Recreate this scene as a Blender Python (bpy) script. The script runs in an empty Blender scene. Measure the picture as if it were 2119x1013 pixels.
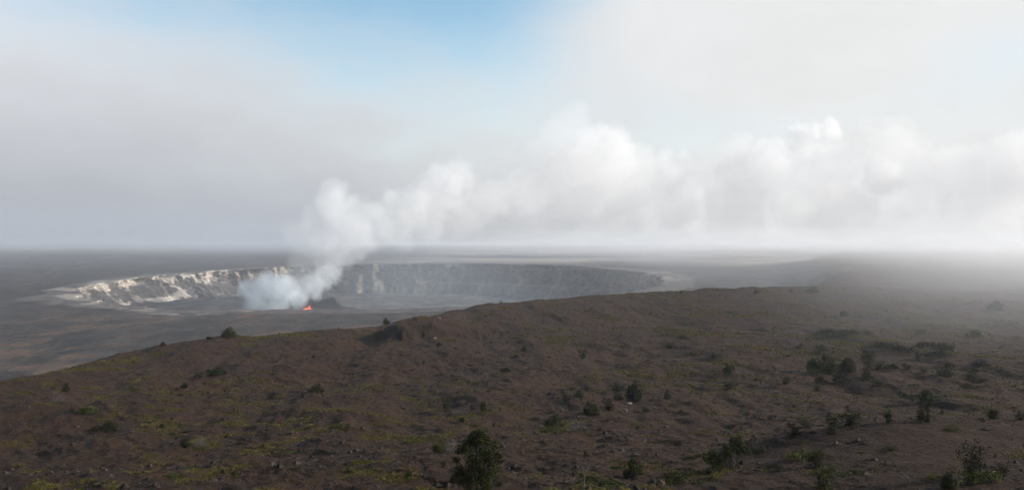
import bpy, math, random
import numpy as np

random.seed(7)
RNG = np.random.default_rng(7)
SC = bpy.context.scene
COL = SC.collection
R = math.radians
F = 2272.0            # focal length in photograph pixels: turns a pixel offset into a slope
Z0 = 120.0            # eye height above the datum

# ------------------------------------------------------------------ camera
cam_d = bpy.data.cameras.new('camera')
cam = bpy.data.objects.new('camera', cam_d)
COL.objects.link(cam)
cam.location = (0, 0, Z0)
cam.rotation_euler = (R(90), 0, 0)
cam_d.sensor_width = 36.0
cam_d.lens = 36.0 * F / 2119.0
cam_d.clip_start = 0.1
cam_d.clip_end = 60000
SC.camera = cam

# ------------------------------------------------------------------ light
SUN_AZ, SUN_EL = 86.0, 21.0     # degrees right of the view direction, above the horizon
sun_d = bpy.data.lights.new('sun', 'SUN')
sun_d.energy = 4.5
sun_d.angle = R(0.6)
sun_d.color = (1.0, 0.93, 0.84)
sun = bpy.data.objects.new('sun', sun_d)
COL.objects.link(sun)
sun.rotation_euler = (R(90 - SUN_EL), 0, R(180 - SUN_AZ))


class E:
    """A socket that can be used in arithmetic, so node trees read like formulas."""
    nt = None

    def __init__(s, sock):
        s.s = sock

    @staticmethod
    def op(kind, *args, clamp=False):
        n = E.nt.nodes.new('ShaderNodeMath')
        n.operation = kind
        n.use_clamp = clamp
        for i, a in enumerate(args):
            if isinstance(a, E):
                E.nt.links.new(a.s, n.inputs[i])
            else:
                n.inputs[i].default_value = a
        return E(n.outputs[0])

    def __add__(s, o): return E.op('ADD', s, o)
    def __radd__(s, o): return E.op('ADD', o, s)
    def __sub__(s, o): return E.op('SUBTRACT', s, o)
    def __rsub__(s, o): return E.op('SUBTRACT', o, s)
    def __mul__(s, o): return E.op('MULTIPLY', s, o)
    def __rmul__(s, o): return E.op('MULTIPLY', o, s)
    def __truediv__(s, o): return E.op('DIVIDE', s, o)


def clamp01(a): return E.op('ADD', a, 0.0, clamp=True)


def sstep(lo, hi, a):
    n = E.nt.nodes.new('ShaderNodeMapRange')
    n.interpolation_type = 'SMOOTHSTEP'
    if lo > hi:
        n.inputs[3].default_value, n.inputs[4].default_value = 1.0, 0.0
        lo, hi = hi, lo
    n.inputs[1].default_value = lo
    n.inputs[2].default_value = hi
    E.nt.links.new(a.s, n.inputs[0])
    return E(n.outputs[0])


def noise(vec, scale, detail=4, rough=0.55, w=0.0, dist=0.0):
    n = E.nt.nodes.new('ShaderNodeTexNoise')
    n.noise_dimensions = '4D'
    n.inputs['Scale'].default_value = scale
    n.inputs['Detail'].default_value = detail
    n.inputs['Roughness'].default_value = rough
    n.inputs['Distortion'].default_value = dist
    n.inputs['W'].default_value = w
    E.nt.links.new(vec, n.inputs['Vector'])
    return E(n.outputs[0])


def mixc(f, a, b):
    n = E.nt.nodes.new('ShaderNodeMix')
    n.data_type = 'RGBA'
    for sock, v in ((n.inputs[0], f), (n.inputs[6], a), (n.inputs[7], b)):
        if isinstance(v, E):
            E.nt.links.new(v.s, sock)
        elif isinstance(v, bpy.types.NodeSocket):
            E.nt.links.new(v, sock)
        elif isinstance(v, (tuple, list)):
            sock.default_value = (*v, 1)
        else:
            sock.default_value = v
    return n.outputs[2]


def scalec(c, k):
    n = E.nt.nodes.new('ShaderNodeVectorMath')
    n.operation = 'SCALE'
    if isinstance(c, (tuple, list)):
        n.inputs[0].default_value = c
    else:
        E.nt.links.new(c, n.inputs[0])
    if isinstance(k, E):
        E.nt.links.new(k.s, n.inputs['Scale'])
    else:
        n.inputs['Scale'].default_value = k
    return n.outputs[0]


def mapping(vec, scale=(1, 1, 1), rot=(0, 0, 0)):
    n = E.nt.nodes.new('ShaderNodeMapping')
    n.inputs['Scale'].default_value = scale
    n.inputs['Rotation'].default_value = rot
    E.nt.links.new(vec, n.inputs[0])
    return n.outputs[0]


# ------------------------------------------------------------------ sky
world = bpy.data.worlds.new('World')
SC.world = world
world.use_nodes = True
nt = E.nt = world.node_tree
nt.nodes.clear()
w_out = nt.nodes.new('ShaderNodeOutputWorld')
w_bg = nt.nodes.new('ShaderNodeBackground')
w_bg.inputs[1].default_value = 0.106
nt.links.new(w_bg.outputs[0], w_out.inputs[0])
sky = nt.nodes.new('ShaderNodeTexSky')
sky.sky_type = 'NISHITA'
sky.sun_disc = False
sky.sun_elevation = R(SUN_EL)
sky.sun_rotation = R(SUN_AZ)
sky.altitude = 1200
sky.air_density = 1.0
sky.dust_density = 0.3
tc = nt.nodes.new('ShaderNodeTexCoord')
d_vec = tc.outputs['Generated']
sep = nt.nodes.new('ShaderNodeSeparateXYZ')
nt.links.new(d_vec, sep.inputs[0])
dx, dy, dz = (E(sep.outputs[i]) for i in range(3))
az = E.op('ARCTAN2', dx, dy) * (180 / math.pi)
el = E.op('ARCSINE', dz) * (180 / math.pi)


def gauss(a0, e0, sa, se):
    p = (az - a0) * (1 / sa)
    q = (el - e0) * (1 / se)
    return E.op('EXPONENT', (p * p + q * q) * -1.0)


m_vec = mapping(d_vec, (1, 1, 2.2))
n_big = noise(m_vec, 3.2, 5, 0.55, w=2.3)
n_mid = noise(m_vec, 9.0, 6, 0.52, w=5.1, dist=0.3)
# how much clear blue shows through the mist: open overhead, closing down towards the horizon
up = sstep(13.0, 34.0, el)
blue = (gauss(-4.0, 15.5, 12.5, 8.0) * 1.24 + gauss(-20.0, 14.0, 10.0, 3.8) * 0.45 + gauss(10.5, 6.4, 6.5, 2.4) * 0.27
        + gauss(23.0, 8.0, 5.0, 3.2) * 0.22 - gauss(11.5, 12.5, 8.0, 4.6) * 0.75
        + (n_mid - 0.5) * 0.75 + (n_big - 0.5) * 0.5 + up * 1.0)
blue = sstep(0.0, 1.15, blue)
# brightness of the mist: sunlit on the side of the sun, in the shade of its own deck low on the other side
side = sstep(-22.0, 16.0, az)
low = E.op('EXPONENT', E.op('MAXIMUM', el, 0.0) * (-1 / 3.8))
veil_l = 4.40 + side * 0.28 - low * (1.0 - side) * 3.3 + (n_mid - 0.5) * 0.9 + (n_big - 0.5) * 0.8
veil_c = mixc(side, (0.955, 0.99, 1.05), (0.99, 1.0, 1.005))
veil = scalec(veil_c, veil_l)
tint = nt.nodes.new('ShaderNodeVectorMath')
tint.operation = 'MULTIPLY'
nt.links.new(sky.outputs[0], tint.inputs[0])
tint.inputs[1].default_value = (0.95, 1.05, 1.0)      # sea air: a slightly greener blue
nt.links.new(mixc(blue, veil, tint.outputs[0]), w_bg.inputs[0])

# ------------------------------------------------------------------ film
SC.render.engine = 'CYCLES'
SC.cycles.use_denoising = True
SC.cycles.use_adaptive_sampling = True
SC.cycles.adaptive_threshold = 0.035
SC.cycles.max_bounces = 18
SC.cycles.diffuse_bounces = 2
SC.cycles.volume_bounces = 5
SC.cycles.transparent_max_bounces = 16
SC.cycles.volume_max_steps = 128
SC.cycles.volume_step_rate = 1.0
SC.view_settings.view_transform = 'Standard'
SC.view_settings.look = 'None'
SC.view_settings.exposure = 0.75
SC.view_settings.gamma = 1.0
SC.view_settings.use_curve_mapping = False


# ------------------------------------------------------------------ number helpers
def hash2(i, j, seed):
    h = (i.astype(np.int64) * 374761393 + j.astype(np.int64) * 668265263 + seed * 1442695041) & 0xFFFFFFFF
    h = ((h ^ (h >> 13)) * 1274126177) & 0xFFFFFFFF
    return ((h ^ (h >> 16)) & 0xFFFF).astype(np.float32) / 65535.0


def pn(x, y, seed=0):
    """gradient noise, about -0.7..0.7"""
    xi, yi = np.floor(x), np.floor(y)
    xf, yf = (x - xi).astype(np.float32), (y - yi).astype(np.float32)
    u = xf * xf * xf * (xf * (xf * 6 - 15) + 10)
    v = yf * yf * yf * (yf * (yf * 6 - 15) + 10)

    def g(a, b, fx, fy):
        t = hash2(xi + a, yi + b, seed) * 6.2831853
        return np.cos(t) * fx + np.sin(t) * fy
    a = g(0, 0, xf, yf)
    b = g(1, 0, xf - 1, yf)
    c = g(0, 1, xf, yf - 1)
    d = g(1, 1, xf - 1, yf - 1)
    return (a + (b - a) * u) * (1 - v) + (c + (d - c) * u) * v


def fbm(x, y, oct=4, seed=0, gain=0.5, ridged=False):
    s, a, f = 0, 1.0, 1.0
    for o in range(oct):
        n = pn(x * f + 17.3 * o, y * f - 9.1 * o, seed + o)
        s = s + a * ((0.35 - np.abs(n)) * 1.4 if ridged else n)
        a *= gain
        f *= 2.03
    return s


def ss(a, b, x):
    t = np.clip((x - a) / (b - a), 0, 1)
    return t * t * (3 - 2 * t)


def smin(a, b, k):
    h = np.clip(0.5 + 0.5 * (b - a) / k, 0, 1)
    return b * (1 - h) + a * h - k * h * (1 - h)


def curve(xs, ys):
    xs, ys = np.array(xs, float), np.array(ys, float)
    fx = np.linspace(xs[0], xs[-1], 3000)
    fy = np.interp(fx, xs, ys)
    k = max(3, int(3000 * 0.012)) | 1
    pad = np.pad(fy, k // 2, mode='edge')
    sm = np.convolve(pad, np.ones(k) / k, 'valid')
    return lambda x: np.interp(x, fx, sm)


# ------------------------------------------------------------------ the lie of the land
# heights are relative to the eye until Z0 is added when a mesh is made
prof_l = curve(np.log([3, 10, 25, 45, 62, 95, 130, 170, 215, 270, 345, 430, 540, 650, 800, 1200, 2000, 4000, 9000, 11500]),
               [-1.7, -2.4, -6.6, -11, -14.5, -18.8, -22.5, -25.7, -27.8, -28.9, -29.8, -30.9, -30.8, -29.9, -30, -28, -27, -24, -12, -110])
up_r = curve([0, 150, 240, 330, 400, 520, 620, 700, 800, 3000], [0, 0.2, 1.2, 2.6, 3.0, 2.4, 2.4, 1.2, 0, 0])
dn_l = curve([0, 200, 280, 340, 430, 500, 3000], [0, 0, -1.2, -3.2, -2.2, -1.5, -1.5])
SCARP = [(-70, 120), (-66, 190), (-57, 240), (-51, 290), (-43, 335), (-38, 380), (-32, 450), (-28, 560)]
EDGE = [(-900, -300), (-420, 30), (-250, 150), (-165, 205), (-116, 250), (-106, 325), (-80, 385), (-50, 436), (-33, 482), (-13, 522),
        (12, 566), (54, 626), (81, 664), (113, 702), (168, 762), (238, 835), (325, 1050), (440, 1450), (600, 2100), (880, 3000),
        (1400, 4500), (2100, 8000), (3000, 12000)]
POLY = np.array(EDGE + [(30000, 12000), (30000, -30000), (-900, -30000)], float)


def in_poly(x, y):
    c = np.zeros(x.shape, bool)
    n = len(POLY)
    for i in range(n):
        x0, y0 = POLY[i]
        x1, y1 = POLY[(i + 1) % n]
        if y0 == y1:
            continue
        t = ((y0 > y) != (y1 > y)) & (x < (x1 - x0) * (y - y0) / (y1 - y0) + x0)
        c ^= t
    return c


def edge_dist(x, y):
    """metres inside (+) or beyond (-) the brow of the bluff"""
    d = np.full(x.shape, 1e9)
    for (x0, y0), (x1, y1) in zip(EDGE[:-1], EDGE[1:]):
        vx, vy = x1 - x0, y1 - y0
        t = np.clip(((x - x0) * vx + (y - y0) * vy) / (vx * vx + vy * vy), 0, 1)
        d = np.minimum(d, (x - x0 - t * vx) ** 2 + (y - y0 - t * vy) ** 2)
    d = np.sqrt(d)
    return np.where(in_poly(x, y), d, -d)


CX, CY = -250.0, 1875.0
_phi = np.array([-180, -157, -140, -124, -105, -92, -80, -60, -30, 0, 30, 60, 90, 120, 150, 180.0])
_rad = np.array([480, 497, 462, 441, 452, 474, 492, 500, 490, 475, 475, 482, 503, 500, 492, 480.0])
_pp = np.concatenate([_phi[:-1] - 360, _phi[:-1], _phi + 360])
_rr = np.concatenate([_rad[:-1], _rad[:-1], _rad])
_fp = np.linspace(-180, 180, 1441)
_fr = np.interp(_fp, _pp, _rr)
_k = np.hanning(41)
_k /= _k.sum()
_fr = np.convolve(np.pad(_fr, 20, mode='wrap'), _k, 'valid')


def rim_r(phi):
    base = np.interp((phi + 180) % 360 - 180, _fp, _fr)
    a = np.radians(phi)
    return base + 24 * pn(np.cos(a) * 5 + 3, np.sin(a) * 5, 40) + 13 * pn(np.cos(a) * 16, np.sin(a) * 16 + 7, 41) + 6 * pn(np.cos(a) * 45, np.sin(a) * 45, 42)


far_cap = curve([0, 2300, 2700, 3200, 4000, 6000, 8000, 9500, 10500, 11500], [-36, -36, -33, -28, -23, -15, -8, -6, -20, -110])


def floor_h(x, y):
    base = -64 + 0.047 * (y - 1875) + 0.0175 * (x + 250)
    base = -smin(-base, 84 + 0 * x, 8.0)
    rr = np.hypot(x, y)
    cap = far_cap(rr)
    azd = np.degrees(np.arctan2(x, np.maximum(y, 1)))
    cap = cap + ss(5000, 9500, rr) * (16 * ss(-8, -14, azd) + 6 * ss(12, 8, azd) * ss(5, 8, azd))
    cap = cap + ss(9000, 12000, rr) * 0 * ss(16, 12, azd) * ss(8, 12, azd)
    h = smin(base, cap, 10.0)
    h = h + 2.2 * fbm(x / 150, y / 220, 4, 11) + ss(2000, 4500, rr) * 6 * fbm(x / 620, y / 800, 3, 12) + 0.9 * fbm(x / 26, y / 34, 4, 13, 0.55, True)
    return h


def plateau_h(x, y, ed):
    r = np.hypot(x, y)
    h = prof_l(np.log(np.maximum(r, 3.0)))
    sx = np.interp(y, [p[1] for p in SCARP], [p[0] for p in SCARP])
    sx = sx + 2.6 * pn(y / 18, y * 0 + 0.5, 60) + 0.9 * pn(y / 5, y * 0 + 4.5, 61)
    # a bank that faces left, its foot a shallow gully, growing towards the broken knoll on the brow
    k = ss(-5.5, 5.5, x - sx)
    hb = np.interp(y, [130, 180, 230, 290, 335, 420, 560], [0.0, 1.2, 1.9, 2.2, 2.0, 1.6, 1.5])
    h = h + up_r(y) * ss(420, 520, y) - hb * (1 - k) * ss(-95, -60, x - sx)
    h = h - np.exp(-((x - sx + 5) / 3.0) ** 2) * np.interp(y, [140, 180, 240, 300, 340], [0, 0.7, 0.9, 0.7, 0.0])
    yf = 343 - 0.35 * (x + 42) + np.maximum(x + 34, 0) * 1.3 + 3 * pn(x / 4, y / 9, 62) + 1.5 * pn(x / 1.5, y / 4, 63)
    kn = ss(-48.5, -40.5, x + 2.5 * pn(y / 9, x * 0 + 0.5, 64)) * ss(0, 13, y - yf + 5 * fbm(x / 6, y / 10, 3, 68)) * ss(500, 385, y) * ss(0, -34, x)
    h = h - 1.6 * np.exp(-((x + 47) / 9.0) ** 2 - ((y - 322) / 20.0) ** 2) + 3.9 * kn * (1 + 0.25 * fbm(x / 7, y / 9, 3, 65))
    # shoulder of nearer ground at the lower right
    a = ss(8, 34, x + 0.10 * (y - 90) + 3 * pn(y / 12, x / 12, 66))
    terr = -15.0 + 0.002 * (y - 60) + 0.012 * (x - 40)
    b = a * ss(101, 93, y - 0.05 * x + 3.0 * pn(x / 14, y * 0, 67)) * ss(45, 62, y)
    h = h * (1 - b) + np.maximum(terr, h) * b
    calm = 1 - 0.75 * b
    # rolling, rills and small hummocks
    fade = ss(8, 60, r)
    h = h + calm * fade * (1.0 * fbm(x / 60, y / 75, 3, 70) + ss(400, 1500, r) * 3 * fbm(x / 300, y / 300, 3, 71) + 1.7 * fbm((x + 0.10 * y) / 17, (y - 0.1 * x) / 80, 4, 74) * ss(60, 160, r) + 0.6 * fbm((x + 0.45 * y) / 12, (y - 0.45 * x) / 34, 3, 75)
                    + 0.46 * fbm((x + 0.5 * y) / 5.5, (y - 0.5 * x) / 14, 3, 78, 0.55, True) + 0.27 * fbm(x / 1.7, y / 2.4, 3, 82))
    h = h - 0.4 * ss(26, 0, ed) - 0.7 * ss(8, -2, ed) + 1.6 * ss(-25, -70, x) * ss(120, 230, y)
    return h


def height(x, y):
    ed = edge_dist(x, y)
    near = np.interp(np.hypot(x, y), [0, 1000, 2500, 9000], [58, 70, 160, 500])
    jig = 7 * pn(x / 45, y / 45, 90) + 2.5 * pn(x / 13, y / 13, 91)
    m = ss(-1.0, 0.0, (ed + jig * ss(250, 700, np.hypot(x, y))) / near)
    hp = plateau_h(x, y, ed)
    hf = floor_h(x, y)
    return hf + (hp - hf) * m, ed


LAND = {}


def find_ground(px, py, lo=48.0, hi=2600.0):
    """where the sight line through a photograph pixel first meets the land"""
    t = math.atan2(px - 1059.5, F)
    ang, dist, H, ED = LAND['ang'], LAND['dist'], LAND['H'], LAND['ED']
    j = int(np.searchsorted(ang, t)) - 1
    w = (t - ang[j]) / (ang[j + 1] - ang[j])
    h = H[:, j] * (1 - w) + H[:, j + 1] * w
    Y = dist * math.cos(t)
    py = max(py, 0)
    ok = (dist > lo) & (h >= (506.5 - py) / F * Y) & (ED[:, j] > -4)
    i = int(np.argmax(ok)) if ok.any() else -1
    if i < 0:      # above the skyline: stand on the brow
        k = np.where((dist > lo) & (ED[:, j] > 0), h / Y, -9)
        i = int(np.argmax(k))
    return float(dist[i] * math.sin(t)), float(Y[i]), float(h[i])


# ------------------------------------------------------------------ mesh helpers
def new_mesh(name, verts, faces, mats=(), smooth=True, attrs=None):
    verts = np.asarray(verts, np.float32)
    faces = np.asarray(faces, np.int32)
    me = bpy.data.meshes.new(name)
    nf, k = faces.shape
    me.vertices.add(len(verts))
    me.vertices.foreach_set('co', verts.ravel())
    me.loops.add(nf * k)
    me.loops.foreach_set('vertex_index', faces.ravel())
    me.polygons.add(nf)
    me.polygons.foreach_set('loop_start', np.arange(nf, dtype=np.int32) * k)
    me.polygons.foreach_set('loop_total', np.full(nf, k, np.int32))
    me.polygons.foreach_set('use_smooth', np.full(nf, smooth))
    for m in mats:
        me.materials.append(m)
    for an, av in (attrs or {}).items():
        a = me.attributes.new(an, 'FLOAT', 'POINT')
        a.data.foreach_set('value', np.asarray(av, np.float32).ravel())
    me.update()
    return me


def link(name, data, parent=None):
    o = bpy.data.objects.new(name, data)
    COL.objects.link(o)
    o.parent = parent
    return o


def tag(o, label=None, cat=None, group=None, kind=None):
    for k, v in (('label', label), ('category', cat), ('group', group), ('kind', kind)):
        if v:
            o[k] = v
    return o


def grid_faces(nr, nc, wrap=False):
    i = np.arange(nr - 1)[:, None]
    j = np.arange(nc if wrap else nc - 1)[None, :]
    j2 = (j + 1) % nc
    return np.stack([i * nc + j, i * nc + j2, (i + 1) * nc + j2, (i + 1) * nc + j], -1).reshape(-1, 4)


def compact(verts, faces, attrs):
    used = np.zeros(len(verts), bool)
    used[faces.ravel()] = True
    idx = np.cumsum(used) - 1
    return verts[used], idx[faces], {k: v[used] for k, v in attrs.items()}


def material(name, rough=0.95, spec=0.15):
    m = bpy.data.materials.new(name)
    m.use_nodes = True
    E.nt = m.node_tree
    b = m.node_tree.nodes['Principled BSDF']
    b.inputs['Roughness'].default_value = rough
    b.inputs['Specular IOR Level'].default_value = spec
    return m, b


def position():
    return E.nt.nodes.new('ShaderNodeNewGeometry').outputs['Position']


def attr(name):
    n = E.nt.nodes.new('ShaderNodeAttribute')
    n.attribute_name = name
    return E(n.outputs['Fac'])


def bump(h, dist, strength, bsdf, normal=None):
    n = E.nt.nodes.new('ShaderNodeBump')
    n.inputs['Strength'].default_value = strength
    n.inputs['Distance'].default_value = dist
    E.nt.links.new(h.s, n.inputs['Height'])
    if normal is not None:
        E.nt.links.new(normal, n.inputs['Normal'])
    E.nt.links.new(n.outputs[0], bsdf.inputs['Normal'])
    return n.outputs[0]


# ------------------------------------------------------------------ ground materials
def mat_hillside():
    m, b = material('brown_ash_ground')
    p = position()
    n1 = noise(p, 0.030, 5, 0.6, 1.0)
    n2 = noise(mapping(p, (1, 0.4, 1), (0, 0, 0.45)), 0.30, 6, 0.68, 2.0, 0.5)
    n3 = noise(p, 1.5, 5, 0.72, 3.0)
    n4 = noise(p, 4.2, 4, 0.7, 4.0)
    c = mixc(sstep(0.3, 0.7, n1), (0.0299, 0.0123, 0.0042), (0.0488, 0.0219, 0.0080))
    c = mixc(sstep(0.42, 0.62, n2) * 0.85, c, (0.0156, 0.0064, 0.0024))
    c = mixc(sstep(0.50, 0.66, n3) * 0.75, c, (0.0712, 0.0335, 0.0131))
    c = mixc(sstep(0.52, 0.62, n4) * 0.85, c, (0.0087, 0.0040, 0.0016))
    c = mixc(sstep(0.66, 0.74, noise(p, 3.1, 4, 0.7, 9.0)) * 0.6, c, (0.0944, 0.0582, 0.0288))
    rust = sstep(0.58, 0.74, noise(p, 0.10, 6, 0.65, 6.0)) * sstep(0.45, 0.6, n3)
    c = mixc(rust * 0.5, c, (0.0731, 0.0282, 0.0073))
    v = attr('veg')
    c = mixc(clamp01(v * 0.65 * sstep(0.46, 0.60, n3)), c, (0.0577, 0.0379, 0.0052))
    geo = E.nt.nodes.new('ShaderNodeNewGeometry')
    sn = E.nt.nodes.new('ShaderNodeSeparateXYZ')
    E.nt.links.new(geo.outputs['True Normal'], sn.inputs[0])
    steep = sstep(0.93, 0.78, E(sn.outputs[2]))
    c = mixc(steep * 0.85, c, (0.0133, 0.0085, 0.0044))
    E.nt.links.new(c, b.inputs['Base Color'])
    h = n3 * 0.8 + n4 * 0.35 + n2 * 1.2
    bump(h, 1.0, 1.0, b)
    return m


def mat_floor():
    m, b = material('old_lava_floor')
    p = position()
    ps = mapping(p, (1, 0.35, 1))
    n1 = noise(mapping(p, (0.5, 0.8, 1)), 0.006, 5, 0.6, 1.0)
    n2 = noise(ps, 0.030, 6, 0.65, 2.0, 0.4)
    n3 = noise(ps, 0.16, 4, 0.65, 3.0)
    c = mixc(sstep(0.35, 0.65, n2), (0.0118, 0.0100, 0.0098), (0.044, 0.036, 0.032))
    c = mixc(attr('rust') * sstep(0.40, 0.60, n2) * 0.8, c, (0.095, 0.055, 0.037))
    c = mixc(sstep(0.58, 0.72, n3) * 0.35, c, (0.10, 0.082, 0.072))
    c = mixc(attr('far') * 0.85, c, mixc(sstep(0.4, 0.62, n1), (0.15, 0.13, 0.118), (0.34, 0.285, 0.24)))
    c = mixc(clamp01(attr('pale') * (0.35 + n3 * 1.2)), c, (0.33, 0.30, 0.275))
    E.nt.links.new(c, b.inputs['Base Color'])
    bump(n3 * 1.0 + n2 * 2.0, 3.0, 0.8, b)
    return m


def mat_crater():
    m, b = material('crater_rock')
    p = position()
    n2 = noise(mapping(p, (1, 1, 0.35)), 0.10, 5, 0.65, 2.0)
    n3 = noise(p, 0.42, 4, 0.7, 3.0)
    c = mixc(sstep(0.32, 0.66, n2), (0.048, 0.043, 0.041), (0.118, 0.102, 0.093))
    c = mixc(sstep(0.52, 0.70, n3) * 0.6, c, (0.26, 0.225, 0.20))
    c = mixc(sstep(0.60, 0.75, noise(p, 0.03, 3, 0.5, 8.0)) * 0.35, c, (0.24, 0.15, 0.115))
    c = mixc(attr('flat'), c, mixc(sstep(0.4, 0.6, noise(mapping(p, (1, 0.5, 1)), 0.05, 5, 0.6, 5.0)), (0.035, 0.035, 0.036), (0.085, 0.08, 0.077)))
    c = mixc(clamp01(attr('pale') * (0.25 + 1.5 * n3)), c, (0.47, 0.415, 0.355))
    E.nt.links.new(c, b.inputs['Base Color'])
    bump(n3 * 1.0 + n2 * 1.0, 2.2, 0.9, b)
    return m


# ------------------------------------------------------------------ hillside and caldera floor
def build_land():
    half = math.atan(1059.5 / F)
    fine = np.linspace(-half * 1.12, half * 1.12, 860)
    coarse_r = np.linspace(half * 1.12, math.pi, 60)[1:]
    ang = np.concatenate([-coarse_r[::-1], fine, coarse_r[:-1]])
    d1 = np.exp(np.linspace(math.log(2.0), math.log(55), 26))[:-1]
    d2 = np.exp(np.linspace(math.log(55), math.log(2600), 880))[:-1]
    d3 = np.exp(np.linspace(math.log(2600), math.log(11400), 95))
    dist = np.concatenate([[0.05], d1, d2, d3])
    A, D = np.meshgrid(ang, dist)
    X, Y = (D * np.sin(A)), (D * np.cos(A))
    H, ED = height(X, Y)
    LAND.update(ang=ang, dist=dist, H=H, ED=ED)
    V = np.stack([X, Y, H + Z0], -1).reshape(-1, 3)
    Fc = grid_faces(len(dist), len(ang), wrap=True)
    x, y, ed = X.ravel(), Y.ravel(), ED.ravel()
    # vegetation: yellow-green streaks along the rills
    veg = veg_field(x, y)
    phi = np.degrees(np.arctan2(x - CX, y - CY))
    rr = np.hypot(x - CX, y - CY) - rim_r(phi)
    rust = ss(0.02, 0.35, fbm(x / 80, y / 130, 5, 101, 0.6) + 0.10) * (0.25 + 0.75 * ss(420, 200, np.abs(x + 230))) * ss(1800, 1350, y)
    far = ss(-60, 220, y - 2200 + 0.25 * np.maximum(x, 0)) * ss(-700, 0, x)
    pale = ss(0.0, 0.3, fbm(x / 120, y / 260, 4, 105) - 0.10) * ss(150, 10, rr) * (ss(-60, -100, phi) * 0.35 * (phi > -170)
           + ss(76, 86, phi) * ss(100, 92, phi) * 0.5 + 0.15 * ss(-5, 10, phi) * ss(90, 60, phi))
    pale = pale + 0.9 * np.exp(-((x + 405) / 38) ** 2 - ((y - 1350) / 40) ** 2) * ss(-0.25, 0.25, fbm(x / 22, y / 60, 4, 107))
    pale = pale + 0.2 * ss(0.28, 0.45, fbm(x / 90, y / 300, 4, 109)) * ss(2300, 2600, y) * ss(-100, -400, x)
    fm_in = (rr.reshape(X.shape) > 8)
    fv = Fc
    keep = (rr > 8)[fv].any(1)
    on_hill = (ed[fv].mean(1) > -30)
    mh, mf = mat_hillside(), mat_floor()
    v1, f1, a1 = compact(V, fv[on_hill], {'veg': veg})
    tag(link('hillside_terrain', new_mesh('hillside_terrain', v1, f1, [mh], attrs=a1)), 'brown ash covered hillside in the foreground', kind='structure')
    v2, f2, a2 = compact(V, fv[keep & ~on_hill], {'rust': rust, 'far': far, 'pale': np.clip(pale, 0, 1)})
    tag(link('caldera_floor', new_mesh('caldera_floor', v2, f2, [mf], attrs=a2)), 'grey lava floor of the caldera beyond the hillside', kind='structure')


def veg_field(x, y):
    r = np.hypot(x, y)
    a = fbm((x + 0.30 * y) / 6, (y - 0.30 * x) / 9, 4, 120)
    a2 = fbm((x + 0.30 * y) / 15, (y - 0.30 * x) / 22, 4, 121)
    a = a + (a2 - a) * ss(130, 420, r)
    b = fbm(x / 60, y / 80, 3, 125)
    rightness = ss(-40, 160, x)
    return ss(0.12, 0.40, a + 0.55 * b - 0.09 + 0.15 * rightness)


build_land()


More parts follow.
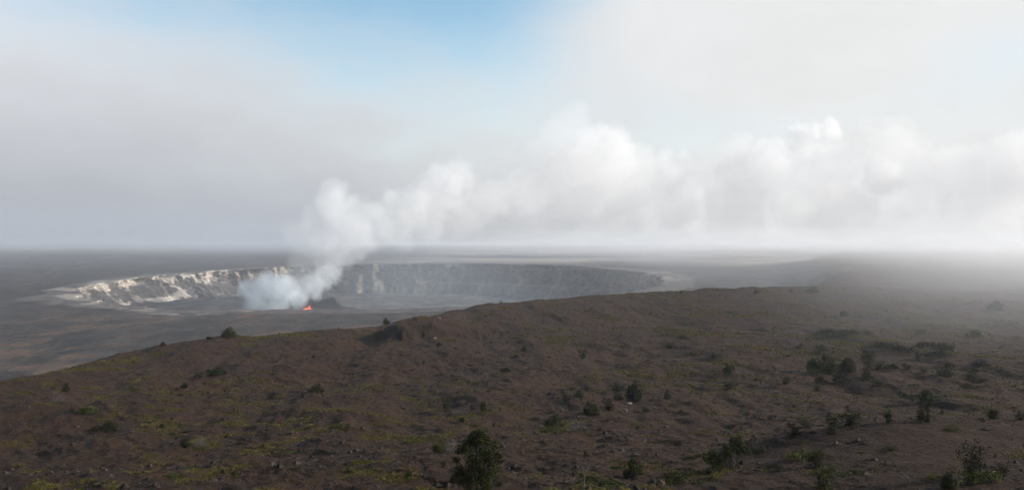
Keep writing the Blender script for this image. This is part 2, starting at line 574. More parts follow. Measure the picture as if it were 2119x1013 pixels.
# ------------------------------------------------------------------ the crater
def build_crater():
    n = 1700
    phi = np.linspace(-180, 180, n, endpoint=False)
    a = np.radians(phi)
    r0 = rim_r(phi)
    sx, cx = np.sin(a), np.cos(a)
    zr, _ = height(CX + r0 * sx, CY + r0 * cx)
    rows_r, rows_z, pale, flat = [], [], [], []

    def zfloor(x, y):
        return -112 + 0.030 * np.maximum(y - 1890, 0) + 0.9 * fbm(x / 60, y / 90, 4, 150) + 0.4 * fbm(x / 9, y / 12, 3, 155)
    zf0 = zfloor(CX + (r0 - 60) * sx, CY + (r0 - 60) * cx)
    dep = zr - zf0
    # apron that laps over the land around the rim
    for k in np.linspace(1, 0, 12)[:-1]:
        rr = r0 + 60 * k ** 1.3
        z, _ = height(CX + rr * sx, CY + rr * cx)
        rows_r.append(rr)
        rows_z.append(z + 0.9 * ss(1.0, 0.8, k) - 0.6 * ss(0.8, 1.0, k))
        q = ss(-0.05, 0.3, fbm(phi / 9, phi * 0 + k * 1.5, 4, 160)) * ss(1, 0.5, k)
        q = q * (ss(-50, -80, phi) * 0.5 + ss(74, 84, phi) * ss(104, 92, phi) * 0.45 + 0.15 * ss(10, 25, phi) * ss(80, 60, phi))
        pale.append(np.clip(q, 0, 1) * (phi > -172))
        flat.append(0.0 * phi)
    rows = 110
    cl = 0.42 + 0.34 * pn(phi / 14, phi * 0 + 5.5, 170) + 0.3 * pn(phi / 4.5, phi * 0 + 2.5, 171)          # how much of the drop is cliff
    ledge_on = ss(6, 14, phi) * ss(70, 50, phi)
    arc = a * r0
    run = np.zeros(n)
    prev_z = zr.copy()
    for i in range(rows):
        t = i / (rows - 1)
        z = zr - dep * t
        slope = np.maximum(np.where(t < cl, 0.34 + 0 * phi, 1.32) * (1 + 0.8 * fbm(arc / 60, t * 3.5 + 0 * arc, 3, 176)), 0.06)           # horizontal run per metre of drop
        lw = np.exp(-((t - 0.66) / 0.035) ** 2) * ledge_on
        run = run + (prev_z - z) * slope + lw * 2.2
        prev_z = z
        dz = z - zr
        butt = 30 * fbm(arc / 125, dz / 120, 3, 180) + 6 * fbm((arc + 0.4 * dz) / 30, dz / 20, 4, 184, 0.6) + 3.6 * fbm(arc / 11, dz / 7, 4, 188, 0.62, True)
        amp = ss(0.0, 0.10, t) * (1.0 - 0.55 * ss(0.5, 1.0, t))
        rr = r0 - run + butt * amp + 1.5 * fbm(arc / 8, dz / 2.5, 2, 190) * amp
        rows_r.append(rr)
        rows_z.append(z + 0.5 * fbm(arc / 4, dz / 4, 2, 192) * amp)
        # pale ash and sulphur: strong on the left-hand wall, thin streaks elsewhere
        s1 = fbm(arc / 52, dz / 30, 5, 200, 0.58)
        s2 = fbm((arc + 0.5 * dz) / 14, dz / 11, 3, 205)
        left = ss(-34, -62, phi) * (phi > -175)
        mid = ss(-64, -50, phi) * ss(5, -20, phi)
        top = ss(0.55, 0.0, t)
        q = left * ss(0.02, 0.28, s1 + 0.3 * s2 + 0.30 * top - 0.10) + mid * ss(0.05, 0.4, s1 * 0.7 + 0.5 * s2 + 0.35 * top - 0.10) * 0.75
        blk = ss(-0.22, 0.16, fbm(arc / 13, dz / 9, 4, 209, 0.6))
        q = q * (0.55 + 0.45 * blk)
        q = q + left * ss(0.80, 0.88, t) * ss(0.0, 0.25, fbm(arc / 55, t * 2 + 0 * arc, 3, 208) - 0.02)
        rgt = ss(-15, 5, phi) * ss(110, 95, phi)
        q = q + rgt * (0.10 * ss(0.12, 0.5, s2 + 0.6 * s1) + 0.16 * lw * ss(-0.2, 0.2, s1 + 0.1))
        q = q + rgt * 0.20 * ss(0.2, 0.45, fbm((arc + dz * 0.9) / 40, dz / 300, 4, 212))
        pale.append(np.clip(q, 0, 1))
        flat.append(ss(0.93, 1.0, t) + 0 * phi)
    r_end, z_end = rows_r[-1], rows_z[-1]
    for k in np.linspace(0, 1, 46)[1:]:
        rr = r_end * (1 - k) + 0.5 * k
        x, y = CX + rr * sx, CY + rr * cx
        z = zfloor(x, y)
        rows_r.append(rr)
        rows_z.append(z_end + (z - z_end) * ss(0, 0.12, k))
        pale.append(0.10 * ss(0.12, 0.4, fbm(x / 50, y / 120, 4, 220)))
        flat.append(1 + 0 * phi)
    RR, ZZ = np.array(rows_r), np.array(rows_z)
    V = np.stack([CX + RR * sx, CY + RR * cx, ZZ + Z0], -1).reshape(-1, 3)
    Fc = grid_faces(len(RR), n, wrap=True)[:, ::-1]
    me = new_mesh('crater_wall', V, Fc, [mat_crater()], attrs={'pale': np.array(pale), 'flat': np.array(flat)})
    tag(link('crater_terrain', me), 'broad volcanic crater with pale ash streaked walls', kind='structure')
    return zfloor


zfloor = build_crater()


# ------------------------------------------------------------------ smoke, cloud and mist as voxel volumes
def lattice(shape, cells, rng):
    """smooth value noise on a voxel grid, 0..1, made by interpolating a random lattice along each axis"""
    c = [max(2, int(math.ceil(v)) + 3) for v in cells]
    g = rng.random(c).astype(np.float32)
    for ax in range(3):
        n = shape[ax]
        p = np.linspace(0.5, 0.5 + cells[ax], n)
        i = np.floor(p).astype(int)
        f = (p - i)
        f = (f * f * (3 - 2 * f)).astype(np.float32)
        sh = [1, 1, 1]
        sh[ax] = n
        f = f.reshape(sh)
        g = np.take(g, i, axis=ax) * (1 - f) + np.take(g, i + 1, axis=ax) * f
    return g


def fbm3(shape, size, wave, oct, seed, gain=0.55, stretch=(1, 1, 1)):
    rng = np.random.default_rng(seed)
    s, a, tot = 0, 1.0, 0
    for o in range(oct):
        cells = [size[k] / (wave * stretch[k] / 2.0 ** o) for k in range(3)]
        s = s + a * lattice(shape, cells, rng)
        tot += a
        a *= gain
    return s / tot


def voxel_volume(name, lo, hi, dens, color, aniso, step_rate, absorb=None, low_color=None, low_z=None):
    """one volume object whose density grid is the numpy array dens[x, y, z]"""
    dens = np.maximum(dens - 0.01 * dens.max(), 0)
    nx, ny, nz = dens.shape
    me = bpy.data.meshes.new(name)
    cnt = nx * ny * nz
    me.vertices.add(cnt)
    a = me.attributes.new('cell', 'FLOAT', 'POINT')
    a.data.foreach_set('value', np.ascontiguousarray(dens * 2000.0, np.float32).ravel())
    o = link(name, me)
    m = bpy.data.materials.new(name)
    m.use_nodes = True
    m.node_tree.nodes.clear()
    E.nt = m.node_tree
    out = m.node_tree.nodes.new('ShaderNodeOutputMaterial')
    pv = m.node_tree.nodes.new('ShaderNodeVolumePrincipled')
    pv.inputs['Color'].default_value = (*color, 1)
    pv.inputs['Density'].default_value = 0.0005
    pv.inputs['Anisotropy'].default_value = aniso
    if absorb:
        pv.inputs['Absorption Color'].default_value = (*absorb, 1)
    if low_color:
        sp = m.node_tree.nodes.new('ShaderNodeSeparateXYZ')
        m.node_tree.links.new(position(), sp.inputs[0])
        m.node_tree.links.new(mixc(sstep(low_z[0], low_z[1], E(sp.outputs[2])), low_color, tuple(color)), pv.inputs['Color'])
    m.node_tree.links.new(pv.outputs[0], out.inputs['Volume'])
    m.cycles.volume_step_rate = step_rate
    g = bpy.data.node_groups.new(name, 'GeometryNodeTree')
    g.interface.new_socket('Geometry', in_out='INPUT', socket_type='NodeSocketGeometry')
    g.interface.new_socket('Geometry', in_out='OUTPUT', socket_type='NodeSocketGeometry')
    N, L = g.nodes, g.links
    gi, go = N.new('NodeGroupInput'), N.new('NodeGroupOutput')
    pos = N.new('GeometryNodeInputPosition')

    def vm(op, a, b):
        n = N.new('ShaderNodeVectorMath')
        n.operation = op
        L.new(a, n.inputs[0])
        n.inputs[1].default_value = b
        return n.outputs[0]
    q = vm('SUBTRACT', pos.outputs[0], lo)
    q = vm('MULTIPLY', q, [(k - 1) / (hi[i] - lo[i]) for i, k in enumerate((nx, ny, nz))])
    q = vm('ADD', q, (0.5, 0.5, 0.5))
    fl = N.new('ShaderNodeVectorMath')
    fl.operation = 'FLOOR'
    L.new(q, fl.inputs[0])
    dt = N.new('ShaderNodeSeparateXYZ')
    L.new(fl.outputs[0], dt.inputs[0])

    def ints(v):
        n = N.new('FunctionNodeFloatToInt')
        n.rounding_mode = 'ROUND'
        L.new(v, n.inputs[0])
        return n.outputs[0]

    def im(op, a, b):
        n = N.new('FunctionNodeIntegerMath')
        n.operation = op
        L.new(a, n.inputs[0])
        if isinstance(b, int):
            n.inputs[1].default_value = b
        else:
            L.new(b, n.inputs[1])
        return n.outputs[0]
    ix, iy, iz = (ints(dt.outputs[k]) for k in range(3))
    idx = im('ADD', im('MULTIPLY', ix, ny * nz), im('ADD', im('MULTIPLY', iy, nz), iz))
    na = N.new('GeometryNodeInputNamedAttribute')
    na.data_type = 'FLOAT'
    na.inputs[0].default_value = 'cell'
    si = N.new('GeometryNodeSampleIndex')
    si.data_type = 'FLOAT'
    si.domain = 'POINT'
    si.clamp = True
    L.new(gi.outputs[0], si.inputs['Geometry'])
    L.new(na.outputs['Attribute'], si.inputs['Value'])
    L.new(idx, si.inputs['Index'])
    vc = N.new('GeometryNodeVolumeCube')
    L.new(si.outputs[0], vc.inputs['Density'])
    vc.inputs['Min'].default_value = lo
    vc.inputs['Max'].default_value = hi
    vc.inputs['Resolution X'].default_value = nx
    vc.inputs['Resolution Y'].default_value = ny
    vc.inputs['Resolution Z'].default_value = nz
    sm = N.new('GeometryNodeSetMaterial')
    sm.inputs['Material'].default_value = m
    L.new(vc.outputs[0], sm.inputs[0])
    L.new(sm.outputs[0], go.inputs[0])
    md = o.modifiers.new('voxels', 'NODES')
    md.node_group = g
    me.materials.append(m)
    return o


def puff_field(lo, hi, vox, puffs):
    """largest of (1 - distance / radius) over a set of puffs, with their strengths"""
    n = [int((hi[i] - lo[i]) / vox) for i in range(3)]
    ax = [np.linspace(lo[i], hi[i], n[i]) for i in range(3)]
    f = np.full(n, -1.0, np.float32)
    k = np.zeros(n, np.float32)
    for (x, y, z, r, s) in puffs:
        sl = []
        for i, c in enumerate((x, y, z)):
            a = np.searchsorted(ax[i], c - r * 1.8)
            b = np.searchsorted(ax[i], c + r * 1.8)
            sl.append(slice(a, max(a + 1, b)))
        gx, gy, gz = (ax[i][sl[i]] for i in range(3))
        if not (len(gx) and len(gy) and len(gz)):
            continue
        d = np.sqrt((gx[:, None, None] - x) ** 2 + (gy[None, :, None] - y) ** 2 + (gz[None, None, :] - z) ** 2) / r
        v = (1 - d).astype(np.float32)
        t = tuple(sl)
        better = v > f[t]
        k[t] = np.where(better, s, k[t])
        f[t] = np.maximum(f[t], v)
    return f, k, n


def at_px(px, py, Y):
    return ((px - 1059.5) / F * Y, Y, (506.5 - py) / F * Y + Z0)


def grow(spec, Y, spread, seed, kids, kscale=0.5, recede=0.0):
    rng = np.random.default_rng(seed)
    out = []
    for (px, py, rp, s) in spec:
        x, y, z = at_px(px, py, Y)
        r = rp / F * Y
        y = y + rng.normal() * spread + max(0.0, px - 735) * recede - (62.0 if recede and px < 645 else 0.0)
        out.append((x, y, z, r, s))
        for _ in range(kids):
            v = rng.normal(size=3)
            v /= np.linalg.norm(v)
            rr = r * kscale * rng.uniform(0.6, 1.2)
            out.append((x + v[0] * r * 0.8, y + v[1] * r * 0.8, z + v[2] * r * 0.8, rr, s))
    return out


def build_plume():
    spec = [(540, 600, 26, 1.7), (526, 597, 19, 1.7), (572, 588, 30, 1.7), (604, 598, 32, 1.9), (556, 622, 28, 1.5), (598, 622, 26, 1.8), (628, 612, 26, 2.2),
            (650, 600, 22, 1.8), (664, 582, 25, 1.8), (640, 580, 30, .9), (684, 560, 32, 1.5), (690, 532, 40, .9), (680, 505, 46, .8), (688, 475, 54, .75), (700, 440, 56, .75),
            (692, 420, 46, .7), (735, 475, 50, .7), (768, 470, 46, .65), (655, 460, 40, .45), (640, 490, 40, .3), (720, 505, 44, .65), (750, 440, 40, .5),
            (795, 448, 46, .7), (832, 428, 48, .7), (866, 405, 50, .75), (900, 380, 50, .75), (926, 352, 44, .75), (942, 338, 32, .65), (885, 430, 48, .55), (925, 405, 46, .55),
            (820, 475, 46, .4), (870, 465, 46, .4), (930, 450, 46, .3), (980, 430, 50, .25), (640, 545, 40, .25), (985, 400, 52, .4), (1022, 388, 54, .36), (1062, 376, 58, .34), (1100, 395, 58, .3)]
    P = grow(spec, 1900, 10, 3, 7, recede=1.1)
    lo = (*at_px(470, 0, 1900)[:1], 1760, -116 + Z0)
    hi = (*at_px(1200, 0, 1900)[:1], 2420, 190 + Z0)
    vox = 3.4
    f, k, n = puff_field(lo, hi, vox, P)
    size = [hi[i] - lo[i] for i in range(3)]
    nz1 = fbm3(n, size, 40, 4, 5, 0.68)
    nz2 = fbm3(n, size, 120, 2, 6)
    e = f + 1.25 * (nz1 - 0.5) + 0.3 * (nz2 - 0.5)
    d = ss(-0.05, 0.42, e) * k * ss(-0.6, -0.1, f)
    z = np.linspace(lo[2], hi[2], n[2])[None, None, :]
    o = voxel_volume('smoke_plume', lo, hi, d * 0.0155, (0.985, 0.993, 1.0), 0.0, 2.5, None, (0.89, 0.955, 1.0), (-95 + Z0, 10 + Z0))
    tag(o, 'white gas plume billowing from the lava vent and leaning right', 'smoke plume', kind='stuff')


def build_cloud_bank():
    Y = 2900
    spec = [(1060, 430, 80, .5), (1110, 350, 80, .55), (1180, 310, 80, .6), (1250, 320, 75, .8), (1180, 400, 100, .7), (1300, 380, 80, .9), (1370, 365, 55, 1.4), (1270, 300, 42, 1.5),
            (1290, 450, 80, .7), (1390, 430, 70, .7), (1450, 400, 80, .7), (1510, 360, 70, .8), (1560, 350, 50, 1.7), (1520, 430, 80, .7), (1570, 400, 40, .8),
            (1640, 340, 60, .7), (1690, 276, 40, 3.4), (1660, 286, 32, 2.0), (1716, 268, 26, 4.0), (1700, 360, 70, .9), (1770, 380, 70, .9), (1812, 372, 44, 2.0), (1640, 430, 80, .7), (1740, 440, 80, .7),
            (1860, 330, 90, .6), (1840, 290, 60, .55), (1900, 420, 80, .6), (1960, 370, 80, .7), (2040, 350, 70, .8), (2100, 350, 70, .8), (2180, 370, 90, .8), (2000, 430, 80, .6), (2100, 440, 80, .6),
            (2260, 400, 100, .7), (2220, 330, 70, .7), (1120, 470, 70, .5), (1850, 460, 70, .5)]
    P = grow(spec, Y, 60, 9, 8, 0.5)
    lo = (*at_px(930, 0, Y)[:1], Y - 330, 21 + Z0)
    hi = (*at_px(2420, 0, Y)[:1], Y + 330, 400 + Z0)
    f, k, n = puff_field(lo, hi, 5.6, P)
    size = [hi[i] - lo[i] for i in range(3)]
    nz1 = fbm3(n, size, 120, 5, 15, 0.66)
    nz2 = fbm3(n, size, 380, 2, 16)
    e = f + 1.2 * (nz1 - 0.5) + 0.5 * (nz2 - 0.5)
    d = ss(0.0, 0.30, e) * k * ss(-0.6, -0.1, f)
    # rain-thin skirt that hangs to the ground
    z = np.linspace(lo[2], hi[2], n[2])[None, None, :] - Z0
    skirt = ss(170, 20, z) * ss(0.40, 0.62, fbm3(n, size, 260, 3, 17, 0.5, (0.7, 1, 2.5)))
    x = np.linspace(lo[0], hi[0], n[0])[:, None, None]
    d = d + 0.10 * skirt * ss(lo[0], lo[0] + 350, x)
    edge = ss(18, 60, z) * 0.7 + 0.3
    o = voxel_volume('cloud_bank', lo, hi, d * edge * 0.0056, (0.995, 0.995, 0.995), 0.0, 4.0)
    tag(o, 'long bank of white cumulus and volcanic fume above the right horizon', 'cloud', kind='stuff')


def build_mist():
    lo = (-800.0, 190.0, -75 + Z0)
    hi = (3300.0, 6000.0, 110 + Z0)
    n = (186, 210, 26)
    size = [hi[i] - lo[i] for i in range(3)]
    x = np.linspace(lo[0], hi[0], n[0])[:, None, None]
    y = np.linspace(lo[1], hi[1], n[1])[None, :, None]
    z = np.linspace(lo[2], hi[2], n[2])[None, None, :] - Z0
    u = x / y
    nz = fbm3(n, size, 420, 4, 25, 0.5)
    near = ss(0.20, 0.50, u + 0.3 * (nz - 0.5)) * ss(lo[1], 430, y) * ss(2600, 1700, y) * (1 + 1.4 * ss(1300, 500, y))
    farm = 1.0 * ss(-0.20, 0.08, u + 0.4 * (nz - 0.5)) * np.maximum(ss(1900, 3000, y), 0.75 * ss(0.05, 0.16, u) * ss(1050, 1900, y))
    d = (near + farm) * ss(hi[1], 5000, y) * ss(hi[0], 2600, x)
    d = d * ss(70, -10, z + 60 * (nz - 0.5)) * (0.55 + 0.9 * nz)
    o = voxel_volume('mist', lo, hi, d * 0.00042, (0.92, 0.93, 0.95), 0.3, 12.0)
    tag(o, 'thin white mist drifting over the right-hand plain', 'mist', kind='stuff')


build_plume()
build_cloud_bank()
build_mist()


def build_fume():
    lo = (-820.0, 1450.0, -112 + Z0)
    hi = (520.0, 3300.0, 60 + Z0)
    n = (80, 100, 24)
    size = [hi[i] - lo[i] for i in range(3)]
    x = np.linspace(lo[0], hi[0], n[0])[:, None, None]
    y = np.linspace(lo[1], hi[1], n[1])[None, :, None]
    z = np.linspace(lo[2], hi[2], n[2])[None, None, :] - Z0
    nz = fbm3(n, size, 260, 4, 55, 0.55, (1, 1, 0.5))
    d = ss(lo[0], -350, x) * ss(hi[0], 200, x) * ss(lo[1], 1900, y) * ss(hi[1], 2500, y) * ss(55, -20, z + 40 * (nz - 0.5))
    d = d * ss(0.30, 0.75, nz)
    o = voxel_volume('gas_fume', lo, hi, d * 0.00036, (0.76, 0.88, 1.0), 0.0, 8.0)
    tag(o, 'thin bluish gas spreading from the plume over the crater', 'smoke', kind='stuff')


build_fume()


def build_shaded_vog():
    lo = (-5200.0, 1400.0, -90 + Z0)
    hi = (-100.0, 9400.0, 380 + Z0)
    n = (56, 76, 36)
    size = [hi[i] - lo[i] for i in range(3)]
    x = np.linspace(lo[0], hi[0], n[0])[:, None, None]
    y = np.linspace(lo[1], hi[1], n[1])[None, :, None]
    z = np.linspace(lo[2], hi[2], n[2])[None, None, :] - Z0
    nz = fbm3(n, size, 1500, 4, 45, 0.5, (1, 1, 0.4))
    d = ss(-0.04, -0.26, x / y + 0.25 * (nz - 0.5)) * ss(lo[1], 2700, y) * ss(hi[1], 8000, y)
    d = d * ss(330, 0, z + 200 * (nz - 0.5)) * (0.4 + 1.2 * nz)
    o = voxel_volume('shade_tinted_smog', lo, hi, d * 0.00044, (0.60, 0.645, 0.715), 0.0, 12.0)  # low albedo puts cloud shade into the colour of the smog
    tag(o, 'smog over the far left horizon, cloud shade put into its grey', 'smog', kind='stuff')


build_shaded_vog()


def build_haze():
    S = 11800
    hi = 20.0
    v = [(x, y, z + Z0) for x in (-S, S) for y in (-11800, 11800) for z in (-190, hi)]
    f = [(0, 1, 3, 2), (4, 6, 7, 5), (0, 4, 5, 1), (2, 3, 7, 6), (0, 2, 6, 4), (1, 5, 7, 3)]
    m = bpy.data.materials.new('haze')
    m.use_nodes = True
    m.node_tree.nodes.clear()
    out = m.node_tree.nodes.new('ShaderNodeOutputMaterial')
    pv = m.node_tree.nodes.new('ShaderNodeVolumePrincipled')
    pv.inputs['Color'].default_value = (0.79, 0.835, 0.89, 1)
    pv.inputs['Density'].default_value = 9.5e-5
    pv.inputs['Anisotropy'].default_value = 0.25
    m.node_tree.links.new(pv.outputs[0], out.inputs['Volume'])
    tag(link('haze', new_mesh('haze', v, f, [m], smooth=False)), 'pale haze lying over the whole caldera', 'haze', kind='stuff')


build_haze()


# ------------------------------------------------------------------ the vent
def build_vent():
    # dark rampart of spatter that half encloses the lava
    n, m = 220, 46
    px0, py0 = -372.0, 1915.0
    a = np.linspace(0, 2 * math.pi, n, endpoint=False)
    rad = np.concatenate([[0.01], np.linspace(8, 112, m - 1)])
    A, D = np.meshgrid(a, rad)
    x = px0 + D * np.sin(A)
    y = py0 + 0.75 * D * np.cos(A)
    back = ss(-0.55, 0.35, np.cos(A)) * (0.72 + 0.42 * ss(0.2, 0.95, np.sin(A - 0.25)))
    ring = np.exp(-((D - 58) / np.where(D < 58, 13.0, 19.0)) ** 2)
    h = 15.5 * ring * back * (1 + 0.5 * fbm(x / 16, y / 16, 4, 300)) + 1.2 * fbm(x / 6, y / 6, 3, 305) * ring
    z = zfloor(x, y) - 0.5 * ss(85, 112, D) - 1.5 * ss(50, 20, D) + h + 0.25
    mt, b = material('black_spatter_rock')
    p = position()
    nn = noise(p, 0.35, 5, 0.65, 1.0)
    E.nt.links.new(mixc(sstep(0.35, 0.7, nn), (0.010, 0.010, 0.012), (0.032, 0.030, 0.031)), b.inputs['Base Color'])
    bump(nn, 1.5, 0.8, b)
    me = new_mesh('spatter_rampart', np.stack([x, y, z + Z0], -1).reshape(-1, 3), grid_faces(m, n, True)[:, ::-1], [mt])
    tag(link('spatter_rampart_terrain', me), 'dark mound of spatter around the lava vent on the crater floor', kind='structure')
    # glowing lava
    ml = bpy.data.materials.new('molten_lava')
    ml.use_nodes = True
    E.nt = ml.node_tree
    b = ml.node_tree.nodes['Principled BSDF']
    nn = noise(position(), 0.22, 4, 0.6, 3.0)
    E.nt.links.new(mixc(sstep(0.35, 0.7, nn), (1.0, 0.085, 0.040), (1.0, 0.34, 0.12)), b.inputs['Emission Color'])
    b.inputs['Base Color'].default_value = (0.02, 0.01, 0.01, 1)
    b.inputs['Emission Strength'].default_value = 0.95
    lx, ly, lz = at_px(637, 641.5, 1884)
    root = link('lava_fountain', None)
    root.location = (lx, ly, lz)
    root.scale = (0.95, 0.95, 0.78)
    tag(root, 'small bright orange lava fountain at the foot of the smoke plume', 'lava')
    # lava pool
    k = 40
    aa = np.linspace(0, 2 * math.pi, k, endpoint=False)
    rr = 12 * (1 + 0.35 * pn(np.cos(aa) * 2, np.sin(aa) * 2, 320))
    v = [(0, 0, 0.6)] + [(rr[i] * 1.25 * math.cos(aa[i]), rr[i] * math.sin(aa[i]), 0.2 - 1.2) for i in range(k)]
    f = [(0, 1 + i, 1 + (i + 1) % k) for i in range(k)]
    link('lava_pool', new_mesh('lava_pool', v, f, [ml]), root)
    # jets: leaning ragged spires of thrown lava
    rng = np.random.default_rng(4)
    for (x0, w, hgt, lean) in ((-6.5, 3.2, 3.6, -0.5), (-3.2, 3.4, 6.2, 0.3), (0.2, 3.2, 8.6, 1.6), (1.6, 2.6, 10.6, 2.4), (3.4, 3.2, 5.6, 0.8), (6.6, 3.0, 3.2, 0.9), (8.8, 2.2, 1.9, 0.5)):
        rows, cols = 9, 10
        V = []
        for i in range(rows):
            t = i / (rows - 1)
            r = w * (1 - t) ** 0.8 + 0.12
            for j in range(cols):
                q = 2 * math.pi * j / cols
                jit = 1 + 0.45 * (rng.random() - 0.5) * (0.3 + t)
                V.append((x0 + lean * t * t + r * jit * math.cos(q), r * jit * math.sin(q) * 0.8, -0.5 + hgt * t + 0.4 * rng.normal() * t))
        Fq = grid_faces(rows, cols, True)
        link('lava_jet', new_mesh('lava_jet', V, Fq, [ml]), root)
    oct_v = np.array([(1, 0, 0), (-1, 0, 0), (0, 1, 0), (0, -1, 0), (0, 0, 1), (0, 0, -1)], float)
    oct_f = [(0, 2, 4), (2, 1, 4), (1, 3, 4), (3, 0, 4), (2, 0, 5), (1, 2, 5), (3, 1, 5), (0, 3, 5)]
    md = new_mesh('lava_clot', oct_v, oct_f, [ml])
    for (x0, z0, r) in ((4.6, 10.8, .55), (5.8, 8.3, .5), (-1.2, 9.2, .5), (-4.6, 7.0, .45), (7.4, 5.4, .5), (2.2, 12.6, .4)):
        o = link('lava_clot', md, root)
        o.location = (x0, rng.normal(), z0)
        o.scale = (r, r, r * 1.4)


build_vent()


# ------------------------------------------------------------------ plants
def mat_leaf(name, dark, light, rust=None):
    m, b = material(name, 0.75, 0.06)
    p = position()
    n1 = noise(p, 2.2, 3, 0.6, 1.0)
    oi = E.nt.nodes.new('ShaderNodeObjectInfo')
    rnd = E(oi.outputs['Random'])
    c = mixc(sstep(0.3, 0.7, n1 + (rnd - 0.5) * 0.35), dark, light)
    if rust:
        c = mixc(sstep(0.60, 0.72, noise(p, 5.0, 2, 0.5, 7.0)) * 0.6, c, rust)
    E.nt.links.new(c, b.inputs['Base Color'])
    return m


def mat_plain(name, a, c2, scale=6.0):
    m, b = material(name, 0.9, 0.1)
    nn = noise(position(), scale, 3, 0.6, 2.0)
    E.nt.links.new(mixc(sstep(0.3, 0.7, nn), a, c2), b.inputs['Base Color'])
    return m


LEAF = mat_leaf('dark_leaves', (0.009, 0.0115, 0.0035), (0.032, 0.036, 0.0095), (0.045, 0.030, 0.009))
LEAF_B = mat_leaf('bright_leaves', (0.024, 0.030, 0.007), (0.066, 0.068, 0.014))
BARK = mat_plain('bark', (0.030, 0.024, 0.020), (0.075, 0.062, 0.054))
DEADW = mat_plain('dead_wood', (0.060, 0.052, 0.047), (0.14, 0.125, 0.115))
GRASS = mat_leaf('yellow_green_ferns', (0.028, 0.028, 0.007), (0.092, 0.079, 0.018), (0.085, 0.042, 0.012))
STONE = mat_plain('loose_stones', (0.012, 0.009, 0.008), (0.055, 0.043, 0.036), 1.3)


def leaves(centers, size, rng, up=0.35, out=None):
    """one four-cornered leaf per centre, turned at random and partly towards the outside"""
    n = len(centers)
    nrm = rng.normal(size=(n, 3))
    if out is not None:
        nrm = nrm * 0.7 + out
    nrm[:, 2] += up
    nrm /= np.linalg.norm(nrm, axis=1)[:, None] + 1e-9
    t = np.cross(nrm, rng.normal(size=(n, 3)))
    t /= np.linalg.norm(t, axis=1)[:, None] + 1e-9
    b = np.cross(nrm, t)
    s = size * rng.uniform(0.6, 1.35, (n, 1))
    V = np.stack([centers - t * s, centers + b * s * 0.55, centers + t * s, centers - b * s * 0.55], 1).reshape(-1, 3)
    return V, np.arange(n * 4).reshape(-1, 4)


def tube(path, radii, sides=5):
    path = np.asarray(path, float)
    V, Fq = [], []
    for i, (p, r) in enumerate(zip(path, radii)):
        d = path[min(i + 1, len(path) - 1)] - path[max(i - 1, 0)]
        d = d / (np.linalg.norm(d) + 1e-9)
        u = np.cross(d, (0.31, 0.77, 0.2))
        u /= np.linalg.norm(u) + 1e-9
        w = np.cross(d, u)
        for j in range(sides):
            q = 2 * math.pi * j / sides
            V.append(p + r * (math.cos(q) * u + math.sin(q) * w))
    return np.array(V), grid_faces(len(path), sides, True)


def merge(parts):
    V, Fq, o = [], [], 0
    for v, f in parts:
        V.append(v)
        Fq.append(np.asarray(f) + o)
        o += len(v)
    return np.concatenate(V), np.concatenate(Fq)


def branch_path(a, b, rng, bend=0.12, n=6):
    t = np.linspace(0, 1, n)[:, None]
    a, b = np.array(a, float), np.array(b, float)
    L = np.linalg.norm(b - a)
    w = np.cumsum(rng.normal(size=(n, 3)), 0) * bend * L / n
    w -= w[0]
    w = w - t * w[-1] * 0.6
    p = a + (b - a) * t + w
    p[:, 2] += 0.10 * L * np.sin(t[:, 0] * math.pi)
    return p


